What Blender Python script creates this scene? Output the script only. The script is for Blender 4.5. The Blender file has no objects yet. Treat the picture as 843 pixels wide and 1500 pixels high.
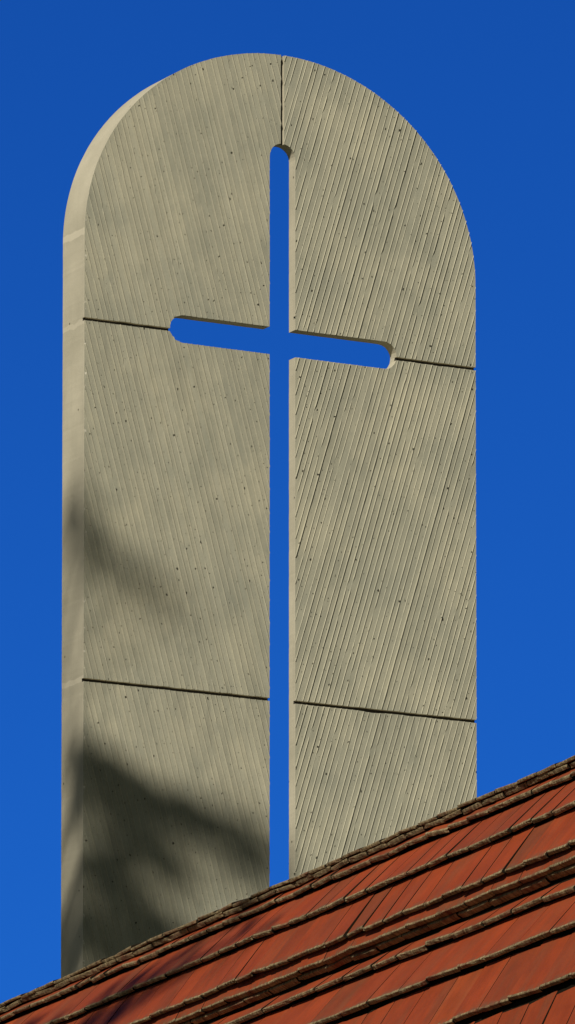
import bpy, bmesh, math, random
from mathutils import Vector, Matrix, noise

random.seed(11)
R = math.radians
scene = bpy.context.scene
col = scene.collection
EYE = 1.65                                   # the photographer's eye height above the ground

# ------------------------------------------------------------------ helpers
def link(o, parent=None):
    col.objects.link(o)
    if parent: o.parent = parent
    return o

def tag(o, label=None, cat=None, group=None, kind=None):
    if label: o['label'] = label
    if cat: o['category'] = cat
    if group: o['group'] = group
    if kind: o['kind'] = kind
    return o

def empty(name, loc, rz=0.0):
    o = bpy.data.objects.new(name, None)
    o.location = loc; o.rotation_euler = (0, 0, rz); o.empty_display_size = .3
    return link(o)

def mesh_obj(name, verts, faces, mats, parent=None, smooth=False, mat_idx=None):
    me = bpy.data.meshes.new(name)
    me.from_pydata([tuple(v) for v in verts], [], faces)
    for m in mats: me.materials.append(m)
    if mat_idx: me.polygons.foreach_set('material_index', mat_idx)
    if smooth: me.polygons.foreach_set('use_smooth', [True] * len(me.polygons))
    me.update()
    return link(bpy.data.objects.new(name, me), parent)

def nz(x, y, z=0.0):
    return noise.noise(Vector((x, y, z)))

# ------------------------------------------------------------------ node helpers
class NT:
    def __init__(self, name):
        self.m = bpy.data.materials.new(name); self.m.use_nodes = True
        self.t = self.m.node_tree; self.b = self.t.nodes['Principled BSDF']
    def n(self, kind, **kw):
        nd = self.t.nodes.new(kind)
        for k, v in kw.items():
            if k.startswith('i_'):
                key = k[2:]
                nd.inputs[int(key) if key.isdigit() else key].default_value = v
            else: setattr(nd, k, v)
        return nd
    def l(self, a, b): self.t.links.new(a, b)
    def math(self, op, a, b=None, clamp=False):
        nd = self.t.nodes.new('ShaderNodeMath'); nd.operation = op; nd.use_clamp = clamp
        for i, v in enumerate((a, b)):
            if v is None: continue
            if isinstance(v, (int, float)): nd.inputs[i].default_value = v
            else: self.l(v, nd.inputs[i])
        return nd.outputs[0]
    def ramp(self, fac, stops):
        nd = self.t.nodes.new('ShaderNodeValToRGB'); el = nd.color_ramp.elements
        while len(el) < len(stops): el.new(.5)
        for e, (p, c) in zip(el, stops):
            e.position = p; e.color = (c, c, c, 1) if isinstance(c, (int, float)) else (*c, 1)
        self.l(fac, nd.inputs[0]); return nd.outputs[0]
    def mix(self, fac, a, b, blend='MIX'):
        nd = self.t.nodes.new('ShaderNodeMix'); nd.data_type = 'RGBA'; nd.blend_type = blend
        for s, v in ((nd.inputs[0], fac), (nd.inputs[6], a), (nd.inputs[7], b)):
            if isinstance(v, (int, float)): s.default_value = v
            elif isinstance(v, tuple): s.default_value = (*v, 1)
            else: self.l(v, s)
        return nd.outputs[2]
    def noise(self, vec, scale, detail=4, rough=.55, dims='3D'):
        nd = self.n('ShaderNodeTexNoise', noise_dimensions=dims)
        nd.inputs['Scale'].default_value = scale; nd.inputs['Detail'].default_value = detail
        nd.inputs['Roughness'].default_value = rough
        self.l(vec, nd.inputs['Vector']); return nd.outputs['Fac']
    def mapping(self, vec, rot=(0, 0, 0), scale=(1, 1, 1), loc=(0, 0, 0)):
        nd = self.n('ShaderNodeMapping'); nd.inputs['Rotation'].default_value = rot
        nd.inputs['Scale'].default_value = scale; nd.inputs['Location'].default_value = loc
        self.l(vec, nd.inputs['Vector']); return nd.outputs['Vector']
    def bump(self, h, dist, strength=1.0, normal=None):
        nd = self.n('ShaderNodeBump'); nd.inputs['Distance'].default_value = dist
        nd.inputs['Strength'].default_value = strength; self.l(h, nd.inputs['Height'])
        if normal: self.l(normal, nd.inputs['Normal'])
        return nd.outputs['Normal']

# ------------------------------------------------------------------ the tower's measures (local: x across, y into depth, z up)
TW, TT, CORE = 4.0, .43, .121                # width, depth of its sides, thickness of the slab in the middle
PHI = R(28.2445)
TX, TY = -1.807, 74.4764
H1, H2 = 18.4772 + EYE, 15.2131 + EYE        # the two horizontal joints
ZC, RZ = 19.2553 + EYE, 1.8861               # spring line and rise of the arched head
UC, SW = 2.0, .262                           # slot
HA, HB = 18.6229 + EYE, 18.3703 + EYE        # top and bottom of the arms
ZS = 20.3233 + EYE                           # top of the slot
AL, AR = .852, 3.175                         # ends of the arms
GROOVE = .036                               # how far the board marked facing stands in front of the slab
PITCH = .0555                                # board width
LEAN = {-1: R(15.5), 1: R(17.0)}

# ------------------------------------------------------------------ materials
def concrete_board(name, side):
    """board marked concrete: one tint per board, streaks along the boards, blow holes"""
    k = NT(name); b = LEAN[side]
    co = k.n('ShaderNodeTexCoord').outputs['Object']
    # x' = across the boards, z' = along them
    rot = k.mapping(co, rot=(0, -side * b, 0))
    sp = k.n('ShaderNodeSeparateXYZ'); k.l(rot, sp.inputs[0])
    idx = k.math('FLOOR', k.math('DIVIDE', sp.outputs[0], PITCH))
    wn = k.n('ShaderNodeTexWhiteNoise', noise_dimensions='1D'); k.l(idx, wn.inputs['W'])
    tint = k.ramp(wn.outputs['Value'], [(0, .93), (.5, 1.0), (1, 1.05)])
    streak = k.ramp(k.noise(k.mapping(rot, scale=(60, 1, 2.6)), 1.0, 5, .6), [(.3, .93), (.55, 1.0), (.75, 1.05)])
    big = k.noise(co, 1.15, 6, .6)
    mott = k.noise(k.mapping(co, scale=(1.5, 1, .9)), 2.0, 7, .68)
    base = k.mix(k.ramp(big, [(.34, 0), (.64, 1)]), (.330, .323, .243), (.430, .405, .292))
    base = k.mix(k.ramp(mott, [(.46, 0), (.68, .5)]), base, (.245, .248, .188))
    base = k.mix(1.0, base, tint, 'MULTIPLY'); base = k.mix(1.0, base, streak, 'MULTIPLY')
    # rain streaked, darker rim under the arched head
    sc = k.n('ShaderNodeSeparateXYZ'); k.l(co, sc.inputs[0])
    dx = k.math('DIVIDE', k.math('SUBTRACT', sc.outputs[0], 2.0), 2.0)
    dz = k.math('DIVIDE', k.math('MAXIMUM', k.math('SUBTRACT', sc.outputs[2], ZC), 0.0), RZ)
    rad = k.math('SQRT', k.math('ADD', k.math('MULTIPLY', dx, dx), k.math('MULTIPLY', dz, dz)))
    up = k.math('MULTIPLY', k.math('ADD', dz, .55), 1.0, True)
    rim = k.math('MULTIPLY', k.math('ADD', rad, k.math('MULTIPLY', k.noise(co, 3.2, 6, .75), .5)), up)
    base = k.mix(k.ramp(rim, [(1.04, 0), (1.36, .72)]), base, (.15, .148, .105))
    fin = k.n('ShaderNodeAttribute', attribute_name='fin')
    base = k.mix(k.math('MULTIPLY', fin.outputs['Fac'], .55), base, (.58, .53, .39))
    grain = k.noise(co, 150, 3, .7)
    base = k.mix(1.0, base, k.ramp(grain, [(.3, .80), (.7, 1.16)]), 'MULTIPLY')
    # pale patches
    pale = k.ramp(k.noise(k.mapping(co, loc=(7, 3, 1)), 1.9, 5, .65), [(.60, 0), (.78, .38)])
    base = k.mix(pale, base, (.50, .46, .33))
    # pale chips along the sharp left arris
    arr = k.math('MULTIPLY', k.math('LESS_THAN', k.math('SUBTRACT', sc.outputs[0], k.math('MULTIPLY', k.noise(co, 40, 3), .03)), .004), k.ramp(k.noise(co, 13, 4, .7), [(.57, 0), (.63, .9)]))
    base = k.mix(arr, base, (.72, .67, .55))
    # faint run-off under the open joints
    run = None
    for z0 in (H1, H2):
        dn = k.math('SUBTRACT', z0, sc.outputs[2])
        f = k.math('MULTIPLY', k.ramp(dn, [(0, 0), (.012, 1), (.75, 0)]), k.math('GREATER_THAN', dn, 0.0))
        run = f if run is None else k.math('MAXIMUM', run, f)
    dr = k.ramp(k.noise(k.mapping(co, scale=(13, 1, .55)), 1.0, 4, .6), [(.5, 0), (.66, .42)])
    base = k.mix(k.math('MULTIPLY', run, dr), base, (.20, .195, .15))
    # blow holes
    cx = k.n('ShaderNodeCombineXYZ'); k.l(k.math('ADD', sp.outputs[0], k.math('MULTIPLY', k.noise(co, 60, 2), .02)), cx.inputs[0])
    k.l(k.math('ADD', k.math('MULTIPLY', sp.outputs[2], .72), k.math('MULTIPLY', k.noise(co, 45, 2), .02)), cx.inputs[1])
    def holes(scale, rmin, rmax, keep, seed):
        v = k.n('ShaderNodeTexVoronoi', voronoi_dimensions='2D', feature='F1'); v.inputs['Scale'].default_value = scale
        k.l(k.mapping(cx.outputs[0], loc=(seed, seed * 2.3, 0)), v.inputs['Vector'])
        c = k.n('ShaderNodeSeparateXYZ'); k.l(v.outputs['Color'], c.inputs[0])
        clus = k.ramp(k.noise(co, 2.1, 4), [(.38, -.12), (.62, .42)])
        th = k.math('ADD', k.math('SUBTRACT', 1.0 - keep, clus), 0.10)
        on = k.math('GREATER_THAN', c.outputs[0], th)
        r = k.math('ADD', k.math('MULTIPLY', k.math('POWER', c.outputs[1], 2.0), rmax - rmin), rmin)
        d = k.math('DIVIDE', k.math('DIVIDE', v.outputs['Distance'], scale), r)
        return k.math('MULTIPLY', k.ramp(d, [(.7, 1), (1.0, 0)]), on)
    h = k.math('MAXIMUM', holes(7.0, .0030, .0092, .34, 3.1), holes(15, .0022, .0050, .30, 9.7))
    base = k.mix(k.math('MULTIPLY', h, .93), base, (.022, .019, .012))
    k.l(base, k.b.inputs['Base Color']); k.b.inputs['Roughness'].default_value = .93
    k.b.inputs['Specular IOR Level'].default_value = .15
    hh = k.math('SUBTRACT', k.math('ADD', k.math('MULTIPLY', grain, .0015), k.math('MULTIPLY', k.noise(k.mapping(rot, scale=(70, 20, 9)), 1, 4), .002)), k.math('MULTIPLY', h, .008))
    k.l(k.bump(hh, 1.0, .8), k.b.inputs['Normal'])
    return k.m

def concrete_smooth():
    """smooth formed concrete of the sides and the reveals, with pale mortar bands at the joints"""
    k = NT('smooth_concrete')
    co = k.n('ShaderNodeTexCoord').outputs['Object']
    big = k.noise(co, 1.6, 6, .6)
    base = k.mix(k.ramp(big, [(.32, 0), (.68, 1)]), (.48, .440, .318), (.60, .547, .40))
    st = k.noise(k.mapping(co, scale=(7, 7, 1.1)), 1.0, 5, .6)
    base = k.mix(k.ramp(st, [(.5, 0), (.72, .28)]), base, (.38, .35, .25))
    grain = k.noise(co, 130, 3, .7)
    base = k.mix(1.0, base, k.ramp(grain, [(.3, .88), (.7, 1.09)]), 'MULTIPLY')
    sp = k.n('ShaderNodeSeparateXYZ'); k.l(co, sp.inputs[0])
    wob = k.math('MULTIPLY', k.math('SUBTRACT', k.noise(co, 6, 3), .5), .07)
    zz = k.math('ADD', sp.outputs[2], wob)
    near = k.math('LESS_THAN', sp.outputs[0], .3)
    for z0, half, amt in ((ZC + .02, .036, .6), (H1 - .02, .024, .42), (H2 + .015, .03, .6)):
        d = k.math('ABSOLUTE', k.math('SUBTRACT', zz, z0))
        f = k.math('MULTIPLY', k.ramp(k.math('DIVIDE', d, half), [(.75, amt), (1.0, 0)]), near)
        base = k.mix(f, base, (.74, .67, .50))
    v = k.n('ShaderNodeTexVoronoi', feature='F1'); v.inputs['Scale'].default_value = 6; k.l(co, v.inputs['Vector'])
    c = k.n('ShaderNodeSeparateXYZ'); k.l(v.outputs['Color'], c.inputs[0])
    h = k.math('MULTIPLY', k.ramp(v.outputs['Distance'], [(.05, 1), (.075, 0)]), k.math('GREATER_THAN', c.outputs[0], .55))
    base = k.mix(k.math('MULTIPLY', h, .8), base, (.06, .05, .03))
    k.l(base, k.b.inputs['Base Color']); k.b.inputs['Roughness'].default_value = .9
    k.b.inputs['Specular IOR Level'].default_value = .2
    hh = k.math('ADD', k.math('MULTIPLY', grain, .001), k.math('MULTIPLY', k.noise(co, 9, 4), .0014))
    k.l(k.bump(hh, 1.0, .8), k.b.inputs['Normal'])
    return k.m

def tile_red():
    k = NT('red_clay')
    co = k.n('ShaderNodeTexCoord').outputs['Object']          # x along the course, y down the slope
    at = k.n('ShaderNodeAttribute', attribute_name='tone')
    uv = k.n('ShaderNodeAttribute', attribute_name='run')     # metres along the tile from its lower edge
    base = k.ramp(at.outputs['Fac'], [(0, (.18, .060, .021)), (.22, (.235, .054, .015)), (.5, (.285, .048, .011)),
                                      (.75, (.335, .054, .010)), (1, (.38, .074, .014))])
    cx = k.n('ShaderNodeCombineXYZ'); spx = k.n('ShaderNodeSeparateXYZ'); k.l(co, spx.inputs[0])
    k.l(spx.outputs[0], cx.inputs[0]); k.l(uv.outputs['Fac'], cx.inputs[1]); k.l(k.math('MULTIPLY', at.outputs['Fac'], 37.0), cx.inputs[2])
    v = cx.outputs[0]
    st = k.noise(k.mapping(v, scale=(38, 1.6, 1)), 1.0, 5, .6)
    base = k.mix(k.ramp(st, [(.46, 0), (.78, .38)]), base, (.175, .048, .016))
    st2 = k.noise(k.mapping(v, scale=(9, 2.2, 1), loc=(4, 1, 0)), 1.0, 4, .6)
    base = k.mix(k.ramp(st2, [(.50, 0), (.74, .42)]), base, (.17, .078, .034))
    bl = k.noise(v, 5.0, 5, .65)
    base = k.mix(1.0, base, k.ramp(bl, [(.3, .78), (.7, 1.18)]), 'MULTIPLY')
    fine = k.noise(v, 160, 3, .7)
    base = k.mix(1.0, base, k.ramp(fine, [(.3, .88), (.7, 1.1)]), 'MULTIPLY')
    # dirt that gathers near the lower edge
    dirt = k.math('MULTIPLY', k.ramp(uv.outputs['Fac'], [(0, 1), (.035, 0)]), k.ramp(k.noise(v, 26, 4), [(.42, 0), (.6, .85)]))
    base = k.mix(dirt, base, (.12, .085, .045))
    k.l(base, k.b.inputs['Base Color']); k.b.inputs['Roughness'].default_value = .72
    k.b.inputs['Specular IOR Level'].default_value = .25
    k.l(k.bump(k.math('ADD', k.math('MULTIPLY', st, .003), k.math('MULTIPLY', fine, .0012)), 1.0, .7), k.b.inputs['Normal'])
    return k.m

def tile_edge():
    k = NT('mossy_tile_edge')
    co = k.n('ShaderNodeTexCoord').outputs['Object']
    at = k.n('ShaderNodeAttribute', attribute_name='tone')
    a = k.noise(k.mapping(co, scale=(2.6, .6, .6)), 26, 5, .7); b = k.noise(k.mapping(co, loc=(3, 5, 2)), 60, 4, .7); c = k.noise(k.mapping(co, loc=(9, 1, 4)), 7, 4, .6)
    base = k.mix(k.ramp(a, [(.36, 0), (.62, 1)]), (.11, .072, .036), (.40, .31, .165))
    base = k.mix(k.ramp(c, [(.5, 0), (.66, .75)]), base, (.20, .062, .034))
    base = k.mix(k.ramp(b, [(.58, 0), (.72, .55)]), base, (.37, .31, .17))
    base = k.mix(k.ramp(b, [(.28, .8), (.40, 0)]), base, (.035, .028, .016))
    base = k.mix(1.0, base, k.ramp(at.outputs['Fac'], [(0, .7), (1, 1.15)]), 'MULTIPLY')
    k.l(base, k.b.inputs['Base Color']); k.b.inputs['Roughness'].default_value = .95
    k.b.inputs['Specular IOR Level'].default_value = .1
    k.l(k.bump(k.math('ADD', a, b), .006, .9), k.b.inputs['Normal'])
    return k.m

def plain(name, c0, c1, scale, rough=.9, bump=.01):
    k = NT(name)
    co = k.n('ShaderNodeTexCoord').outputs['Object']
    f = k.noise(co, scale, 6, .62)
    k.l(k.mix(k.ramp(f, [(.35, 0), (.65, 1)]), c0, c1), k.b.inputs['Base Color'])
    k.b.inputs['Roughness'].default_value = rough
    k.l(k.bump(k.noise(co, scale * 6, 4), bump, .6), k.b.inputs['Normal'])
    return k.m

M_L = concrete_board('board_marked_concrete_falling', -1)
M_R = concrete_board('board_marked_concrete_rising', 1)
M_S = concrete_smooth()
M_RED, M_EDGE = tile_red(), tile_edge()
M_JOINT = plain('painted_joint_shade', (.020, .017, .012), (.04, .034, .024), 9)  # shade inside the open joints, put into the slab's colour
M_DECK = plain('gap_shade_and_dirt', (.012, .009, .006), (.022, .016, .010), 4)  # underlay near black to paint in the gaps' shade; dirt on tile sides
M_DECK.node_tree.nodes['Principled BSDF'].inputs['Specular IOR Level'].default_value = 0
M_WALL = plain('rendered_wall', (.30, .27, .20), (.38, .34, .26), 1.5)
M_GRASS = plain('dry_lawn', (.022, .030, .010), (.040, .042, .016), .35)
M_BARK = plain('bark', (.06, .045, .03), (.13, .10, .07), 6, bump=.03)
M_LEAF = plain('leaf_green', (.030, .055, .014), (.065, .095, .025), 3)

# ------------------------------------------------------------------ solids for the tower
def rough(u, z, amp=.0032):
    """uneven arris: the same for every piece that shares an edge"""
    a = nz(u * 9, z * 9, 3.1) * amp + nz(u * 31, z * 31, 8.7) * amp * .8
    chip = max(0.0, nz(u * 5.3, z * 5.3, 21.0) - .42) * .05
    return a, chip

def roughen(poly, toward, amp=.0032):
    out = []
    for (u, z) in poly:
        a, chip = rough(u, z, amp)
        d = Vector((toward[0] - u, toward[1] - z)); d.normalize()
        s = a + chip
        out.append((u + d.x * s, z + d.y * s))
    return out

def subdiv(poly, step=.03):
    out = []
    for i, p in enumerate(poly):
        q = poly[(i + 1) % len(poly)]
        n = max(1, int(math.dist(p, q) / step))
        for j in range(n):
            t = j / n; out.append((p[0] + (q[0] - p[0]) * t, p[1] + (q[1] - p[1]) * t))
    return out

def prism_mesh(poly, d0, d1):
    n = len(poly)
    vs = [(u, d0, z) for u, z in poly] + [(u, d1, z) for u, z in poly]
    fs = [list(range(n)), list(range(2 * n - 1, n - 1, -1))]
    fs += [[i, i + n, (i + 1) % n + n, (i + 1) % n] for i in range(n)]
    me = bpy.data.meshes.new('solid'); me.from_pydata(vs, [], fs)
    bm = bmesh.new(); bm.from_mesh(me); bmesh.ops.recalc_face_normals(bm, faces=bm.faces); bm.to_mesh(me); bm.free()
    return me

def boolean(me_a, me_b, op):
    a = bpy.data.objects.new('solid_a', me_a); b = bpy.data.objects.new('solid_b', me_b)
    col.objects.link(a); col.objects.link(b)
    md = a.modifiers.new('b', 'BOOLEAN'); md.operation = op; md.object = b; md.solver = 'EXACT'
    bpy.context.view_layer.update()
    dg = bpy.context.evaluated_depsgraph_get()
    r = bpy.data.meshes.new_from_object(a.evaluated_get(dg))
    bpy.data.objects.remove(a); bpy.data.objects.remove(b)
    return r

ZB = 10.0 + EYE
def outline(inset=0.0, zb=ZB, n=150):
    a, b = TW / 2 - inset, RZ - inset
    arc = [(TW / 2 + a * math.cos(t), ZC + b * math.sin(t)) for t in [math.pi * i / n for i in range(n + 1)]]
    return [(inset, zb), (TW - inset, zb)] + arc[0:1] + arc[1:-1] + arc[-1:]

def cross_poly(zb):
    h = SW / 2; ah = (HA - HB) / 2; am = (HA + HB) / 2; q = 10
    P = [(UC - h, zb), (UC + h, zb), (UC + h, HB)]
    P += [(AR - ah + ah * math.cos(t), am + ah * math.sin(t)) for t in [-math.pi / 2 + math.pi * i / q for i in range(q + 1)]]
    P += [(UC + h, HA)]
    zt = ZS - h
    P += [(UC + h * math.cos(t), zt + h * math.sin(t)) for t in [math.pi * i / 14 for i in range(15)]]
    P += [(UC - h, HA)]
    # the left end is roughly cast: a coarse, faceted half round
    P += [(AL + ah + ah * math.cos(t), am + ah * math.sin(t)) for t in [math.pi / 2 + math.pi * i / 5 for i in range(6)]]
    P += [(UC - h, HB)]
    return P

def jag(poly, amp):
    """sample the edge finely and shift it sideways by small noise"""
    p = subdiv(poly, .025); n = len(p); out = []
    for i, (u, z) in enumerate(p):
        a, b = p[i - 1], p[(i + 1) % n]
        t = Vector((b[0] - a[0], b[1] - a[1])); t.normalize()
        s = nz(u * 11, z * 11, 5.2) * amp + nz(u * 37, z * 37, 1.3) * amp * .7
        out.append((u - t.y * s, z + t.x * s))
    return out

OUT = jag(outline(), .0013)
CUT = jag(cross_poly(ZB - .5), .0014)

def relief(side, z0, z1):
    """one solid sheet of boards: sharp grooves between boards, each groove a little irregular"""
    rnd = random.Random(5 + side)
    b = LEAN[side]; ca, sa = math.cos(b), math.sin(b)
    ua, ub = (-.12, 2.1) if side < 0 else (1.9, 4.12)
    corners = [(u, z) for u in (ua, ub) for z in (z0 - .1, z1 + .1)]
    # across / along axes of the boards; side -1 leans like \, side +1 like /
    ac = lambda u, z: u * ca + (z * sa if side < 0 else -z * sa)
    al = lambda u, z: (-u * sa if side < 0 else u * sa) + z * ca
    def back(x, y):
        if side < 0: return x * ca - y * sa, x * sa + y * ca
        return x * ca + y * sa, -x * sa + y * ca
    xs = [ac(*c) for c in corners]; ys = [al(*c) for c in corners]
    i0, i1 = math.floor(min(xs) / PITCH), math.ceil(max(xs) / PITCH)
    ny = int((max(ys) - min(ys)) / .05)
    Y = [min(ys) + (max(ys) - min(ys)) * j / ny for j in range(ny + 1)]
    cols, prev_lift = [], 0
    for i in range(i0, i1 + 1):
        # mortar that leaked between two form boards stands up as a thin fin
        g = i * PITCH + rnd.uniform(-.0014, .0014)
        if side < 0: hgt = rnd.uniform(.0115, .0140); wl = rnd.uniform(.0040, .0055); wr = hgt * rnd.uniform(.75, .95)
        else: hgt = rnd.uniform(.0090, .0108); wl = rnd.uniform(.0036, .0050); wr = rnd.uniform(.0016, .0024)
        if rnd.random() < .10: hgt *= .6
        if rnd.random() < .07: hgt *= 1.35
        lift = rnd.uniform(-.0013, .0013)
        # it jumps sideways where one form board ended and the next began
        jumps = sorted((rnd.uniform(Y[0], Y[-1]), rnd.uniform(-.005, .005)) for _ in range(4))
        gap = [(j, rnd.uniform(.02, .06)) for j, _ in jumps if rnd.random() < .6] + [(rnd.uniform(Y[0], Y[-1]), rnd.uniform(.02, .07)) for _ in range(2)]
        L, B, Rr = [], [], []
        for y in Y:
            s = sum(v for j, v in jumps if y > j)
            w = nz(g * 40, y * 7, 2.0) * .0009 + nz(g * 40, y * 2, 9.0) * .0014
            f = 1 + nz(g * 40, y * 5.5, 6.0) * .28
            for j, hlen in gap:
                if abs(y - j) < hlen: f *= .2
            x = g + s + w
            ue = back(x, y)[0]
            edge = min(abs(ue - TW), abs(ue - UC + SW / 2), abs(ue))
            if edge < .03: f *= .35 + .65 * edge / .03
            d = max(.0008, hgt * f)
            L.append((x - wl * (.5 + .5 * f), y, prev_lift, 0)); B.append((x, y, -d, min(1, f))); Rr.append((x + wr * (.5 + .5 * f), y, lift, 0))
        cols += [L, B, Rr]; prev_lift = lift
    vs, fs, n = [], [], ny + 1
    fin = []
    for c in cols:
        for (x, y, d, t) in c:
            u, z = back(x, y); vs.append((u, d, z)); fin.append(t)
    m = len(cols)
    for k in range(m - 1):
        for j in range(ny):
            fs.append([k * n + j, (k + 1) * n + j, (k + 1) * n + j + 1, k * n + j + 1])
    base = len(vs)
    rim = [k * n for k in range(m)] + [(m - 1) * n + j for j in range(1, n)] + [k * n + n - 1 for k in range(m - 2, -1, -1)] + [j for j in range(n - 2, 0, -1)]
    for i in rim: vs.append((vs[i][0], GROOVE - .0004, vs[i][2]))
    r = len(rim)
    for i in range(r): fs.append([rim[i], base + i, base + (i + 1) % r, rim[(i + 1) % r]])
    fs.append([base + i for i in range(r)])
    me = bpy.data.meshes.new('boards'); me.from_pydata(vs, [], fs)
    at = me.attributes.new('fin', 'FLOAT', 'POINT'); at.data.foreach_set('value', fin + [0.0] * (len(vs) - len(fin)))
    bm = bmesh.new(); bm.from_mesh(me); bmesh.ops.recalc_face_normals(bm, faces=bm.faces); bm.to_mesh(me); bm.free()
    return me

tower = empty('cross_tower', (TX, TY, 0), PHI)
tag(tower, 'tall pale concrete slab tower with round head and cut-out cross above the red roof', 'tower')

# slab behind the facing, down to the ground
core_out = jag(outline(zb=-.3), .0013)
core = boolean(prism_mesh(core_out, GROOVE, CORE), prism_mesh(CUT, -.3, .6), 'DIFFERENCE')
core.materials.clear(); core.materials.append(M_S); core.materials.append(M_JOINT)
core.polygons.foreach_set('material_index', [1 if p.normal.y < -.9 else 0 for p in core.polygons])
core_o = link(bpy.data.objects.new('slab', core), tower)
# the return that makes the outer edge deeper than the middle
rim = boolean(prism_mesh(core_out, CORE + .0002, TT), prism_mesh(outline(.13, -1.0), CORE - .2, TT + .4), 'DIFFERENCE')
rim.materials.clear(); rim.materials.append(M_S)
link(bpy.data.objects.new('edge_band', rim), tower)

JH = .0148                                   # half height of the open joints
def tier(z0, z1):
    p = [(-.3, z0)]
    us = [i * .03 for i in range(-2, 137)]
    lo = [(u, z0 + nz(u * 8, z0, 4) * .003 + max(0, nz(u * 4, z0 * 3, 9) - .35) * .02) for u in us]
    hi = [(u, z1 + nz(u * 8, z1, 14) * .003 - max(0, nz(u * 4, z1 * 3, 19) - .35) * .02) for u in reversed(us)]
    return lo + hi
tiers = [('crown', H1 + JH, ZC + RZ + .5), ('middle', H2 + JH, H1 - JH), ('foot', ZB + .05, H2 - JH)]
for side in (-1, 1):
    half = [(-.2, ZB - .2), (UC - .017, ZB - .2), (UC - .017, ZC + RZ + .6), (-.2, ZC + RZ + .6)] if side < 0 else \
           [(UC + .017, ZB - .2), (4.2, ZB - .2), (4.2, ZC + RZ + .6), (UC + .017, ZC + RZ + .6)]
    half = jag(half, .0018)
    face = relief(side, ZB, ZC + RZ + .1)
    face = boolean(face, prism_mesh(OUT, -.3, .3), 'INTERSECT')
    face = boolean(face, prism_mesh(CUT, -.3, .6), 'DIFFERENCE')
    face = boolean(face, prism_mesh(half, -.3, .3), 'INTERSECT')
    for nm, z0, z1 in tiers:
        me = boolean(face, prism_mesh(tier(z0, z1), -.31, .31), 'INTERSECT')
        me.materials.clear(); me.materials.append(M_L if side < 0 else M_R); me.materials.append(M_S)
        idx = []
        for p in me.polygons:
            nrm = p.normal
            idx.append(1 if abs(nrm.y) < .05 and (abs(nrm.x) > .2 or abs(nrm.z) > .5) and p.area > 0 and not (0 < p.center.y < -1) else 0)
        me.polygons.foreach_set('material_index', idx); me.update()
        o = link(bpy.data.objects.new('concrete_panel', me), tower)
        if side < 0 and nm == 'foot': o['label'] = 'lowest panel left of the slot, under dappled tree shade'
        if nm == 'crown': o['label'] = 'quarter round head panel with board marks leaning ' + ('left' if side < 0 else 'right')

# ------------------------------------------------------------------ the church and its stepped clay roof
RIDGE = Vector((-.00134, 33.0, 5.94462 + EYE))
PR = R(67.678)
church = empty('church', (RIDGE.x, RIDGE.y, 0), -PR)
tag(church, 'red clay tiled church roof with mossy stepped tile edges in front of the concrete tower', 'church')
# local: x along the ridge (towards the photographer), y = away from the visible slope, z up.  out = -y
X0, X1 = -7.0, 13.0
rows = [  # slope, nose (out, up), exposed length, thickness, tile width, overhang jitter
    ('ridge', 20, 0.0, 0.0, .05, .014, .185), ('ridge', 30, -.0055, -.0176, .06, .020, .185),
    ('upper', 36, .0175, -.0689, .0488, .0175, .185), ('upper', 44, .1459, -.2374, .2094, .0175, .187),
    ('upper', 53, .2498, -.4285, .2151, .0175, .187), ('double', 63, .2434, -.4864, .0487, .025, .25),
    ('double', 60, .2210, -.5075, .05, .027, .26), ('lower', 37, .2786, -.5960, .0993, .020, .26),
    ('lower', 48, .3936, -.7775, .2117, .020, .265), ('lower', 57, .4980, -1.0044, .2472, .020, .265),
    ('lower', 64, .5839, -1.2626, .2697, .020, .265), ('lower', 68, .6439, -1.5073, .2494, .020, .265),
    ('lower', 70, .6921, -1.7449, .2398, .020, .265)]
for q in range(8):
    last = rows[-1]; a = R(70)
    rows.append(('lower', 70, last[2] + .24 * math.cos(a) - .006, last[3] - .24 * math.sin(a) - .013, .24, .020, .265))
ZR = RIDGE.z

deck_prof = [(-1.2, ZR - 3.6), (-.16, ZR - .06)]
for kind, ang, r, z, e, th, wid in rows:      # the underlay follows the undersides of the tiles
    a = R(ang); back_ = .055
    deck_prof.append((r - math.sin(a) * (th + .002) - math.cos(a) * back_, ZR + z - math.cos(a) * (th + .002) + math.sin(a) * back_))
deck_prof.append((deck_prof[-1][0] - .02, ZR - 3.6))
def prof_solid(name, prof, m, parent, x0=X0, x1=X1):
    n = len(prof)
    vs = [(x0, -r, z) for r, z in prof] + [(x1, -r, z) for r, z in prof]
    fs = [list(range(n)), list(range(2 * n - 1, n - 1, -1))] + [[i, (i + 1) % n, (i + 1) % n + n, i + n] for i in range(n)]
    return mesh_obj(name, vs, fs, [m], parent)
roof = prof_solid('roof', deck_prof, M_DECK, church, X0 + .2, X1 - .5)
for xa in (X0 + .08, X1 - .5):               # gable ends close the roof space
    prof_solid('gable', [(r * .94, z - .06) for r, z in deck_prof], M_WALL, church, xa + .002, xa + .12)
wall = prof_solid('wall', [(-1.15, -.2), (-1.15, ZR - 3.6), (.92, ZR - 3.6), (.92, -.2)], M_WALL, church, X0 + .25, X1 - .55)

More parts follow.
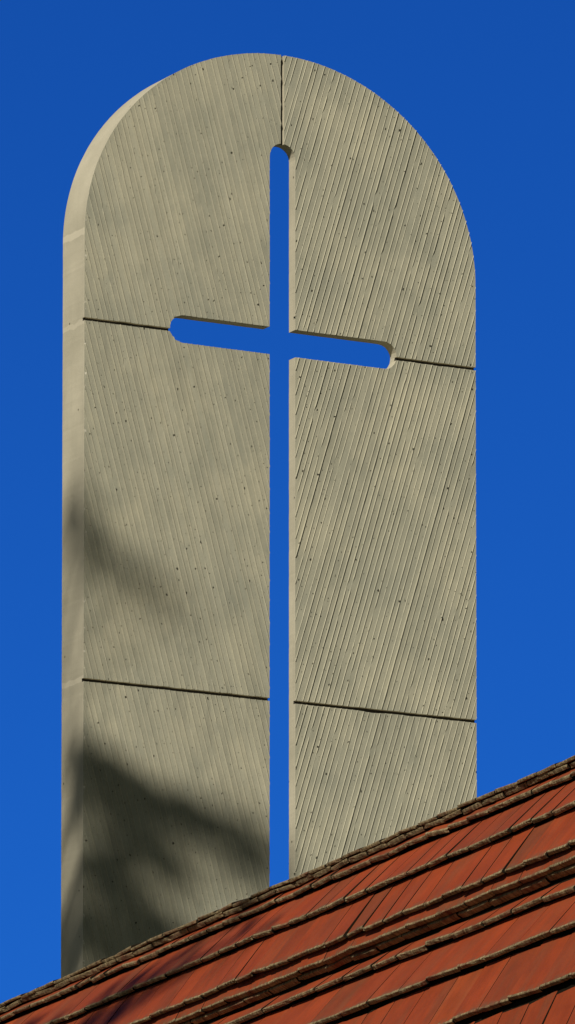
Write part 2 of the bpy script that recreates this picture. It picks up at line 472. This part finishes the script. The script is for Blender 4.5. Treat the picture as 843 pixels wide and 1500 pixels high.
def tile_course(row, seed):
    kind, ang, r, z, e, th, wid = row
    rnd = random.Random(seed)
    a = R(ang); ca, sa = math.cos(a), math.sin(a)
    D = Vector((0, -ca, -sa)); N = Vector((0, -sa, ca)); O = Vector((0, -r, ZR + z))
    L = e + .085
    vs, fs, mi, tone, run = [], [], [], [], []
    x = X0 + rnd.uniform(0, wid); NX = 7
    while x < X1 - wid:
        w = wid * rnd.uniform(.9, 1.12); gapw = rnd.uniform(.003, .0095)
        xa, xb = x + gapw / 2, x + w - gapw / 2; x += w
        lift = rnd.gauss(0, .0014); push = rnd.gauss(0, .0022); thk = th * rnd.uniform(.86, 1.1); skew = rnd.gauss(0, .0022)
        cant = rnd.gauss(0, .0022)
        t = min(1, max(0, rnd.choice((rnd.gauss(.62, .11), rnd.gauss(.70, .1), rnd.gauss(.74, .1), rnd.gauss(.38, .14)))))
        t = .55 + (t - .55) * .75
        if kind in ('ridge', 'double'): t *= .8
        prof = [(-L, -.001), (-L * .5, 0), (-.009, 0), (-.0022, -.0006), (0, -.0028), (.0008, -thk * .5), (0, -thk + .002), (-.003, -thk), (-L, -thk)]
        b0 = len(vs); np_ = len(prof)
        for i in range(NX + 1):
            f = i / NX; xx = xa + (xb - xa) * f
            for j, (p, h) in enumerate(prof):
                nose = 2 <= j <= 7
                jit = (nz(xx * 17, seed * 3.7, j * .1) * .0018 + nz(xx * 90, seed, j * .8) * .0022) if nose else 0
                corner = -.003 * (abs(f - .5) * 2) ** 10 * rnd.uniform(0, 1.6) if nose else 0
                k = 1 + p / L if p < 0 else 1
                pt = O + D * (p + (push + skew * (f - .5) + jit + corner) * (1 if nose else 0)) \
                     + N * (h + (lift + cant * (f - .5) * 2) * k + (nz(xx * 45, seed + 5, j) * .0011 if nose else 0))
                vs.append((xx, pt.y, pt.z)); tone.append(t); run.append(max(0.0, -p))
        for i in range(NX):
            for j in range(np_ - 1):
                A = b0 + i * np_ + j
                fs.append([A, A + 1, A + np_ + 1, A + np_]); mi.append(1 if 2 <= j <= 6 else 0)
        fs.append([b0 + j for j in range(np_)][::-1]); mi.append(2)
        fs.append([b0 + NX * np_ + j for j in range(np_)]); mi.append(2)
    o = mesh_obj('tile_course', vs, fs, [M_RED, M_EDGE, M_DECK], roof, mat_idx=mi)
    me = o.data
    bm = bmesh.new(); bm.from_mesh(me); bmesh.ops.recalc_face_normals(bm, faces=bm.faces); bm.to_mesh(me); bm.free()
    for nm, data in (('tone', tone), ('run', run)):
        at = me.attributes.new(nm, 'FLOAT', 'POINT'); at.data.foreach_set('value', data)
    return o
for i, row in enumerate(rows): tile_course(row, 31 + i)

# ------------------------------------------------------------------ sun direction (also used to plant the trees whose boughs shade the tower)
nF = Vector((math.sin(PHI), -math.cos(PHI), 0)); nLft = Vector((-math.cos(PHI), -math.sin(PHI), 0))
SUN = (nF * 1.0 + nLft * 1.0 + Vector((0, 0, .95))).normalized()

# ------------------------------------------------------------------ ground
gs = 600
mesh_obj('ground', [(-gs, -gs, 0), (gs, -gs, 0), (gs, gs, 0), (-gs, gs, 0)], [[0, 1, 2, 3]], [M_GRASS])['kind'] = 'structure'

# ------------------------------------------------------------------ trees
def tube(vs, fs, pts, rads, sides=7):
    base = len(vs)
    for i, p in enumerate(pts):
        d = (pts[min(i + 1, len(pts) - 1)] - pts[max(i - 1, 0)]).normalized()
        u = d.orthogonal().normalized(); v = d.cross(u)
        for s in range(sides):
            t = 2 * math.pi * s / sides
            vs.append(p + (u * math.cos(t) + v * math.sin(t)) * rads[i])
    for i in range(len(pts) - 1):
        for s in range(sides):
            a = base + i * sides + s; b = base + i * sides + (s + 1) % sides
            fs.append([a, b, b + sides, a + sides])

def make_tree(name, foot, top, sprays, label, rnd, r0=.38):
    t = empty(name, foot)
    tag(t, label, 'tree')
    F = Vector(foot); T = Vector(top)
    vs, fs = [], []
    trunk = [F + (T - F) * (i / 12) + Vector((nz(i * .5, 1, 2), nz(i * .5, 7, 2), 0)) * .35 * (i > 0) - Vector((0, 0, .3 if i == 0 else 0)) for i in range(13)]
    tube(vs, fs, [p - F for p in trunk], [r0 * (1 - .9 * i / 12) for i in range(13)], 10)
    lv, lf = [], []
    for (c, ax, ln, rad, cnt) in sprays:
        h = max(1.0, min(11.5, 12 * (c.z - F.z - .35 * (c - T).length) / (T.z - F.z)))
        k = int(h); st = trunk[k] + (trunk[k + 1] - trunk[k]) * (h - k)
        end = c + ax * ln * .4
        mid = st.lerp(end, .55) + Vector((0, 0, .35))
        tube(vs, fs, [p - F for p in (st, st.lerp(mid, .5) + Vector((0, 0, .12)), mid, c, end)], [.075, .06, .042, .024, .006], 5)
        for q in range(5):
            o = c + ax * rnd.uniform(-ln, ln) * .5
            e = o + Vector((rnd.gauss(0, 1), rnd.gauss(0, 1), rnd.gauss(0, 1))).normalized() * rad * 1.3
            tube(vs, fs, [o - F, e - F], [.012, .004], 4)
        for _ in range(cnt):
            p = c + ax * rnd.gauss(0, ln * .42) + Vector((rnd.gauss(0, 1), rnd.gauss(0, 1), rnd.gauss(0, 1))) * rad * .55
            d = Vector((rnd.gauss(0, 1), rnd.gauss(0, 1), rnd.gauss(-.3, .7))).normalized()
            w = d.orthogonal().normalized(); w.rotate(Matrix.Rotation(rnd.uniform(0, 6.28), 3, d))
            s = rnd.uniform(.09, .16); b = len(lv)
            p -= F
            lv += [p - d * s, p + w * s * .36, p + d * s, p - w * s * .36]; lf.append([b, b + 1, b + 2, b + 3])
    mesh_obj('trunk', vs, fs, [M_BARK], t, True)
    mesh_obj('crown', lv, lf, [M_LEAF], t)
    # trunk and crown were written relative to the foot
    return t

def tower_pt(u, z): return Vector((TX + u * math.cos(PHI), TY + u * math.sin(PHI), z))
def px(x, y):                                # measured spot on the tower's face -> metres
    u = (x - 122) / 575 * 4
    return tower_pt(u, 18.477 + EYE - (y - .127 * (x - 122) - 466) * .006164)
SH = SUN / math.hypot(SUN.x, SUN.y)
rnd = random.Random(3)
sprays = []
def bough(x0, y0, x1, y1, rad, cnt, d):
    a, b = px(x0, y0) + SH * d, px(x1, y1) + SH * d
    sprays.append(((a + b) / 2, (b - a).normalized(), (b - a).length, rad, cnt))
bough(135, 1120, 215, 1165, 0.12, 84, 28)
bough(185, 1160, 285, 1205, 0.12, 145, 24)
bough(240, 1180, 300, 1215, 0.12, 60, 28)
bough(290, 1205, 360, 1235, .17, 44, 30)
bough(330, 1232, 390, 1262, .28, 42, 36)
bough(345, 1262, 390, 1300, .20, 26, 33)
bough(150, 1190, 205, 1260, 0.22, 85, 32)
bough(190, 1220, 260, 1290, 0.21, 88, 32)
bough(150, 1285, 190, 1340, 0.17, 58, 31)
bough(165, 1290, 250, 1370, 0.12, 120, 28)
bough(155, 1370, 245, 1385, 0.14, 120, 25)
bough(150, 1400, 205, 1400, 0.13, 90, 26)
bough(118, 735, 126, 835, .16, 20, 37)
bough(122, 765, 150, 815, .19, 15, 36)
bough(130, 795, 200, 850, .25, 22, 38)
bough(190, 850, 290, 890, .20, 20, 38)
bough(82, 690, 92, 750, 0.10, 46, 33)
bough(102, 1055, 110, 1150, 0.09, 88, 27)
bough(92, 1120, 104, 1180, 0.10, 36, 32)
bough(88, 1350, 100, 1400, 0.12, 60, 31)
bough(110, 1330, 112, 1400, 0.07, 30, 31)
for i in range(46):                          # the rest of the crown, left of and below what shades the tower
    u = rnd.uniform(-5.2, -1.0); z = rnd.uniform(8.5, 13.5) + EYE
    c = tower_pt(u, z) + SH * rnd.uniform(24, 33)
    ax = Vector((rnd.gauss(0, 1), rnd.gauss(0, 1), rnd.gauss(-.2, .3))).normalized()
    sprays.append((c, ax, rnd.uniform(1.0, 1.9), .35, 330))
cen = tower_pt(-3.4, 12.5 + EYE) + SH * 28.5
make_tree('shade_tree', (cen.x - .6, cen.y, 0), (cen.x + .5, cen.y, cen.z + 1.5),
          sprays, 'tall leafy tree left of the tower whose boughs dapple its lower left with shade', rnd)

def roof_pt(s, o, z): return church_m @ Vector((s, -o, z))
church_m = Matrix.Translation((RIDGE.x, RIDGE.y, 0)) @ Matrix.Rotation(-PR, 4, 'Z')
sprays = []
for (s, o, z, cnt, ln) in ((-2.6, .15, ZR - .3, 170, .8), (-1.9, .2, ZR - .4, 150, .7), (-1.2, .12, ZR - .25, 150, .6), (-2.2, .3, ZR - .7, 170, .8), (-.5, .1, ZR - .2, 90, .5), (-3.3, .2, ZR - .4, 220, 1)):
    cnt = int(cnt * .10); c = roof_pt(s, o, z) + SH * rnd.uniform(9.5, 11.5)
    sprays.append((c, Vector((.6, -.3, -.35)).normalized(), ln, .19, cnt))
for i in range(34):
    c = roof_pt(rnd.uniform(-7.5, -4.6), rnd.uniform(-.5, 2), ZR + rnd.uniform(-2.5, 0)) + SH * rnd.uniform(8.5, 12.5)
    sprays.append((c, Vector((rnd.gauss(0, 1), rnd.gauss(0, 1), rnd.gauss(-.2, .3))).normalized(), 1.2, .32, 300))
cen = roof_pt(-5.8, .6, ZR - 1) + SH * 10.5
make_tree('shade_tree', (cen.x - .3, cen.y, 0), (cen.x + .3, cen.y, cen.z + 1.4),
          sprays, 'smaller leafy tree whose twigs dapple the far end of the tiled roof', rnd, .28)
# children meshes are in coordinates relative to their own Empty

# ------------------------------------------------------------------ light
sd = bpy.data.lights.new('sun', 'SUN'); sd.energy = 4.15; sd.angle = R(.55); sd.color = (1.0, .945, .85)
so = link(bpy.data.objects.new('sun', sd)); so.rotation_euler = SUN.to_track_quat('Z', 'Y').to_euler(); so.location = (0, 0, 60)

world = bpy.data.worlds.new('World'); scene.world = world; world.use_nodes = True
wt = world.node_tree; bg = wt.nodes['Background']
sky = wt.nodes.new('ShaderNodeTexSky'); sky.sky_type = 'NISHITA'; sky.sun_disc = False
sky.sun_elevation = math.asin(SUN.z); sky.sun_rotation = math.atan2(SUN.x, SUN.y)
sky.altitude = 1500; sky.air_density = 1.0; sky.dust_density = .0; sky.ozone_density = 3.0
# deepest blue away from the sun, low over the roofs; paler and more neutral elsewhere
tc = wt.nodes.new('ShaderNodeTexCoord'); dot = wt.nodes.new('ShaderNodeVectorMath'); dot.operation = 'DOT_PRODUCT'
wt.links.new(tc.outputs['Generated'], dot.inputs[0]); dot.inputs[1].default_value = (0.0, .966, .259)
mr = wt.nodes.new('ShaderNodeMapRange'); mr.interpolation_type = 'SMOOTHSTEP'
mr.inputs['From Min'].default_value = .25; mr.inputs['From Max'].default_value = .93
wt.links.new(dot.outputs['Value'], mr.inputs['Value'])
tint = wt.nodes.new('ShaderNodeMix'); tint.data_type = 'RGBA'
tint.inputs[6].default_value = (.34, .265, .185, 1); tint.inputs[7].default_value = (.040, .255, .74, 1)
wt.links.new(mr.outputs['Result'], tint.inputs[0])
mul = wt.nodes.new('ShaderNodeMix'); mul.data_type = 'RGBA'; mul.blend_type = 'MULTIPLY'; mul.inputs[0].default_value = 1
wt.links.new(sky.outputs[0], mul.inputs[6]); wt.links.new(tint.outputs[2], mul.inputs[7])
wt.links.new(mul.outputs[2], bg.inputs[0]); bg.inputs[1].default_value = .10

# ------------------------------------------------------------------ camera: long lens, rising front
cam = bpy.data.cameras.new('camera'); co = link(bpy.data.objects.new('camera', cam))
co.location = (0, 0, EYE); co.rotation_euler = (R(90 + 6), 0, 0)
cam.sensor_fit = 'HORIZONTAL'; cam.sensor_width = 36; cam.lens = 12518.48 / 843 * 36
cam.shift_y = (2210.88 - 750) / 843
cam.clip_start = .5; cam.clip_end = 3000
scene.camera = co
vs_ = scene.view_settings
vs_.view_transform = 'Standard'; vs_.look = 'None'; vs_.exposure = 0; vs_.gamma = 1; vs_.use_curve_mapping = False
scene.cycles.use_denoising = True
